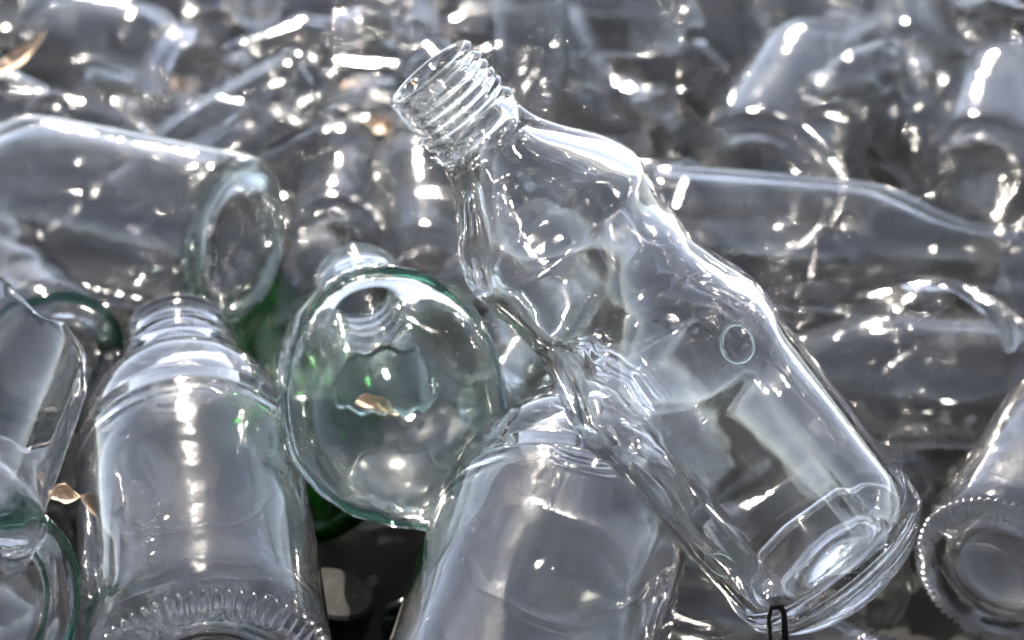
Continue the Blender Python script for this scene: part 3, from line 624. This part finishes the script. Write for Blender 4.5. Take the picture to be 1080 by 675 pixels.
# splinters of broken glass in the gaps
def shard_mesh(k_, big=1):
    r_ = random.Random(k_); n = 9; R = r_.uniform(.022, .034); w = .0025 + .0005 * r_.random()
    pts = [(r_.uniform(.6, 1.1) * math.cos(2 * PI * i / n), r_.uniform(.5, 1.1) * math.sin(2 * PI * i / n)) for i in range(n)]
    bm = bmesh.new(); L_ = r_.uniform(.012, .019) * big; W_ = r_.uniform(.008, .014) * big
    lay = []
    for q, rr in ((0, R), (1, R - w)):
        rings = [[bm.verts.new((rr * math.sin(x * f * L_ / R), y * f * W_, rr * math.cos(x * f * L_ / R) - R)) for x, y in pts] for f in (1, .66, .33)]
        ce = bm.verts.new((0, 0, rr - R)); lay.append(rings)
        for a, b in zip(rings, rings[1:]):
            for i in range(n): bm.faces.new((a[i], a[(i + 1) % n], b[(i + 1) % n], b[i]))
        for i in range(n): bm.faces.new((rings[-1][i], rings[-1][(i + 1) % n], ce))
    a, b = lay[0][0], lay[1][0]
    for i in range(n): bm.faces.new((a[i], a[(i + 1) % n], b[(i + 1) % n], b[i]))
    bmesh.ops.recalc_face_normals(bm, faces=bm.faces)
    me = bpy.data.meshes.new('shard'); bm.to_mesh(me); bm.free(); me.materials.append(M['deep']); return me
SH = [shard_mesh(k_) for k_ in range(6)]; ns = 0
for i in range(4000):
    if ns >= 150: break
    c = Vector((rf.uniform(-.22, .22), rf.uniform(-.12, .45), rf.uniform(.045, .095)))
    if clash(c, c + Vector((0, 0, .001)), dict(R=.009, r=.009), .0): continue
    PLACED.append((c, c + Vector((0, 0, .001)), .010, .010)); ns += 1
    o = link(bpy.data.objects.new('glass_shard', SH[i % 6])); o.location = c; o.rotation_euler = (rf.uniform(0, 6), rf.uniform(0, 6), rf.uniform(0, 6))
    tag(o, 'curved splinter of broken clear glass lodged between bottles', 'shard', 'glass splinters in the gaps')
SB = [shard_mesh(k_ + 50, 1.7) for k_ in range(8)]; nb_ = 0
for i in range(6000):
    if nb_ >= 70: break
    c = Vector((rf.uniform(-.3, .3), rf.uniform(.10, .75), rf.uniform(.095, .165)))
    if clash(c, c + Vector((0, 0, .001)), dict(R=.007, r=.007), .0): continue
    PLACED.append((c, c + Vector((0, 0, .001)), .018, .018)); nb_ += 1
    o = link(bpy.data.objects.new('glass_shard', SB[i % 8])); o.location = c; o.rotation_euler = (rf.gauss(0, .7), rf.gauss(0, .7), rf.uniform(0, 6))
    tag(o, 'curved piece of a broken clear bottle lying on the far part of the pile', 'shard', 'broken bottle pieces at the back')
print('shards', ns, nb_)
# ---------------------------------------------------------------- ground
GZ = .034
bm = bmesh.new(); n = 90
vs = [[bm.verts.new(((i / n - .5) * 12, (j / n - .5) * 12 + 1, .006 * noise.noise(Vector((i * .7, j * .7, 0))) + GZ)) for i in range(n + 1)] for j in range(n + 1)]
for j in range(n):
    for i in range(n): bm.faces.new((vs[j][i], vs[j][i + 1], vs[j + 1][i + 1], vs[j + 1][i]))
me = bpy.data.meshes.new('ground'); bm.to_mesh(me); bm.free(); me.materials.append(M['soil'])
g = link(bpy.data.objects.new('ground', me)); g['kind'] = 'structure'
# ---------------------------------------------------------------- light
SUN_EL, SUN_AZ = math.radians(44), math.radians(-10)     # azimuth measured from +y (away from camera) towards +x
w = bpy.data.worlds.new('World'); S.world = w; w.use_nodes = True; wt = w.node_tree
bg = wt.nodes['Background']; sky = wt.nodes.new('ShaderNodeTexSky'); sky.sky_type = 'NISHITA'; sky.sun_disc = False
sky.sun_elevation = SUN_EL; sky.sun_rotation = SUN_AZ; sky.altitude = 3000; sky.air_density = .5; sky.dust_density = .15; sky.ozone_density = 1
hs = wt.nodes.new('ShaderNodeHueSaturation'); hs.inputs['Saturation'].default_value = .6; wt.links.new(sky.outputs[0], hs.inputs['Color']); wt.links.new(hs.outputs[0], bg.inputs[0]); bg.inputs[1].default_value = .05
sl = bpy.data.lights.new('sun', 'SUN'); sl.energy = 5; sl.angle = math.radians(.5); sl.color = (1, .97, .93)
so = link(bpy.data.objects.new('sun', sl))
sd = Vector((math.sin(SUN_AZ) * math.cos(SUN_EL), math.cos(SUN_AZ) * math.cos(SUN_EL), math.sin(SUN_EL)))
so.rotation_mode = 'QUATERNION'; so.rotation_quaternion = sd.to_track_quat('Z', 'Y')
# ---------------------------------------------------------------- camera
cd = bpy.data.cameras.new('camera'); cd.lens = FOC; cd.sensor_width = 36; cd.clip_start = .01; cd.clip_end = 100
co = link(bpy.data.objects.new('camera', cd)); co.location = CAM; co.rotation_euler = (PI / 2 - PITCH, 0, 0); S.camera = co
cd.dof.use_dof = True; cd.dof.focus_distance = .615; cd.dof.aperture_fstop = 13; cd.dof.aperture_blades = 0
S.view_settings.view_transform = 'Standard'; S.view_settings.look = 'None'; S.view_settings.gamma = 1
S.view_settings.exposure = EXPO
S.view_settings.use_white_balance = True; S.view_settings.white_balance_temperature = 7200
c = S.cycles
c.max_bounces = 22; c.transmission_bounces = 22; c.glossy_bounces = 20; c.diffuse_bounces = 4; c.transparent_max_bounces = 64
c.caustics_reflective = True; c.caustics_refractive = True; c.blur_glossy = 1.0
c.sample_clamp_direct = 0; c.sample_clamp_indirect = 60
c.use_adaptive_sampling = True; c.adaptive_threshold = .08
c.use_denoising = True; c.denoiser = 'OPENIMAGEDENOISE'; c.denoising_prefilter = 'ACCURATE'; c.denoising_input_passes = 'RGB_ALBEDO_NORMAL'

# ---------------------------------------------------------------- what tells the pile's visible members apart
SAY = {
'glass_bottle.281': 'blurred bottle lying aslant just above the foot of the large sideways jar',
'glass_bottle.338': 'blurred bottle pointing up to the top edge, right behind the slanting bottle mouth',
'glass_bottle.246': 'blurred bottle between the wide mouth jar and the slanting bottle mouth, below the top edge',
'glass_bottle.287': 'blurred dark looking bottle just above the right shoulder of the slanting bottle',
'glass_bottle.351': 'blurred bottle resting against the right side of the large leaning back bottle',
'glass_bottle.117': 'clear bottle lying at the bottom edge under the foot of the slanting bottle',
'glass_bottle.083': 'blurred bottle half hidden behind the large bottle that leans back to the right',
'glass_bottle.333': 'blurred narrow bottle at the top edge, left of the one near the upper right corner',
'glass_bottle.230': 'blurred long bottle lying along the top edge, right of the slanting bottle mouth',
'glass_bottle.339': 'small blurred bottle at the left edge above the large sideways jar',
'glass_bottle.334': 'blurred bottle cut by the top edge directly above the slanting bottle mouth',
'glass_bottle.240': 'blurred bottle cut by the top edge, right of the wide mouth jar',
'glass_bottle.250': 'small blurred bottle left of the foot of the large leaning back bottle',
'glass_bottle.182': 'small blurred bottle touching the slanting bottle mouth from the left',
'glass_bottle.139': 'thin blurred bottle end at the top, left of the large leaning back bottle',
'glass_bottle.188': 'clear bottle in the dark gap left of the ribbed dark base at the right',
'glass_bottle.266': 'tiny blurred bottle end at the top edge, a quarter of the way from the left',
'glass_bottle.313': 'small blurred bottle seen just over the rim of the slanting bottle mouth',
'glass_bottle.237': 'blurred bottle end at the top edge, above the large leaning back bottle',
'glass_bottle.321': 'small blurred bottle at the upper right of the slanting bottle mouth',
'glass_bottle.096': 'clear bottle low in the slit between left jar foot and ribbed base bottle',
'glass_bottle.156': 'clear bottle between the two level bottles, close to the slanting bottle',
'glass_bottle.143': 'blurred bottle cut off by the upper left corner',
'glass_bottle.267': 'small clear bottle between the two level bottles near the right edge',
'glass_bottle.178': 'clear bottle in the slit beside the jagged left bottle, above the brown leaf',
'glass_shard.181': 'long blurred bottle piece near the top edge, above the right shoulder of the slanting bottle',
'glass_shard.214': 'curved bottle piece at the upper right, between the leaning back and the corner bottles',
'glass_shard.216': 'curved bottle piece between the sideways jar foot and the broken off bottle top',
'glass_shard.170': 'curved bottle piece with bright edge lying on the lower level bottle, right edge',
'glass_shard.210': 'blurred bottle piece left below the slanting bottle mouth',
'glass_shard.193': 'narrow blurred bottle piece at the top edge, near the middle',
'glass_shard.153': 'blurred bottle piece below the wide mouth jar, above the sideways jar',
'glass_shard.159': 'blurred bottle piece in the upper right corner',
'glass_shard.166': 'blurred bottle piece right behind the top edge of the sideways jar foot',
'glass_shard.212': 'blurred bottle piece at the top edge, right of the large leaning back bottle',
'glass_shard.189': 'bottle piece at the right edge below the neck of the upper level bottle',
'glass_shard.101': 'dark splinter left of the ribbed dark base, near the bottom edge',
'glass_shard.045': 'splinter above the shoulder of the bottle with ribbed dark base',
'glass_shard.156': 'small blurred bottle piece left of the large leaning back bottle',
'glass_shard.054': 'splinter in the black gap beside the black knurled cap',
'glass_shard.202': 'bottle piece behind the neck of the broken off bottle top',
}
for n_, l_ in SAY.items():
    o = bpy.data.objects.get(n_)
    if o is not None: o['label'] = l_
for o in list(COL.objects):
    if o.name.startswith('glass_bottle') and o.get('group') and o.name in SAY: o['group'] = 'bottles showing in the back and gaps of the pile'
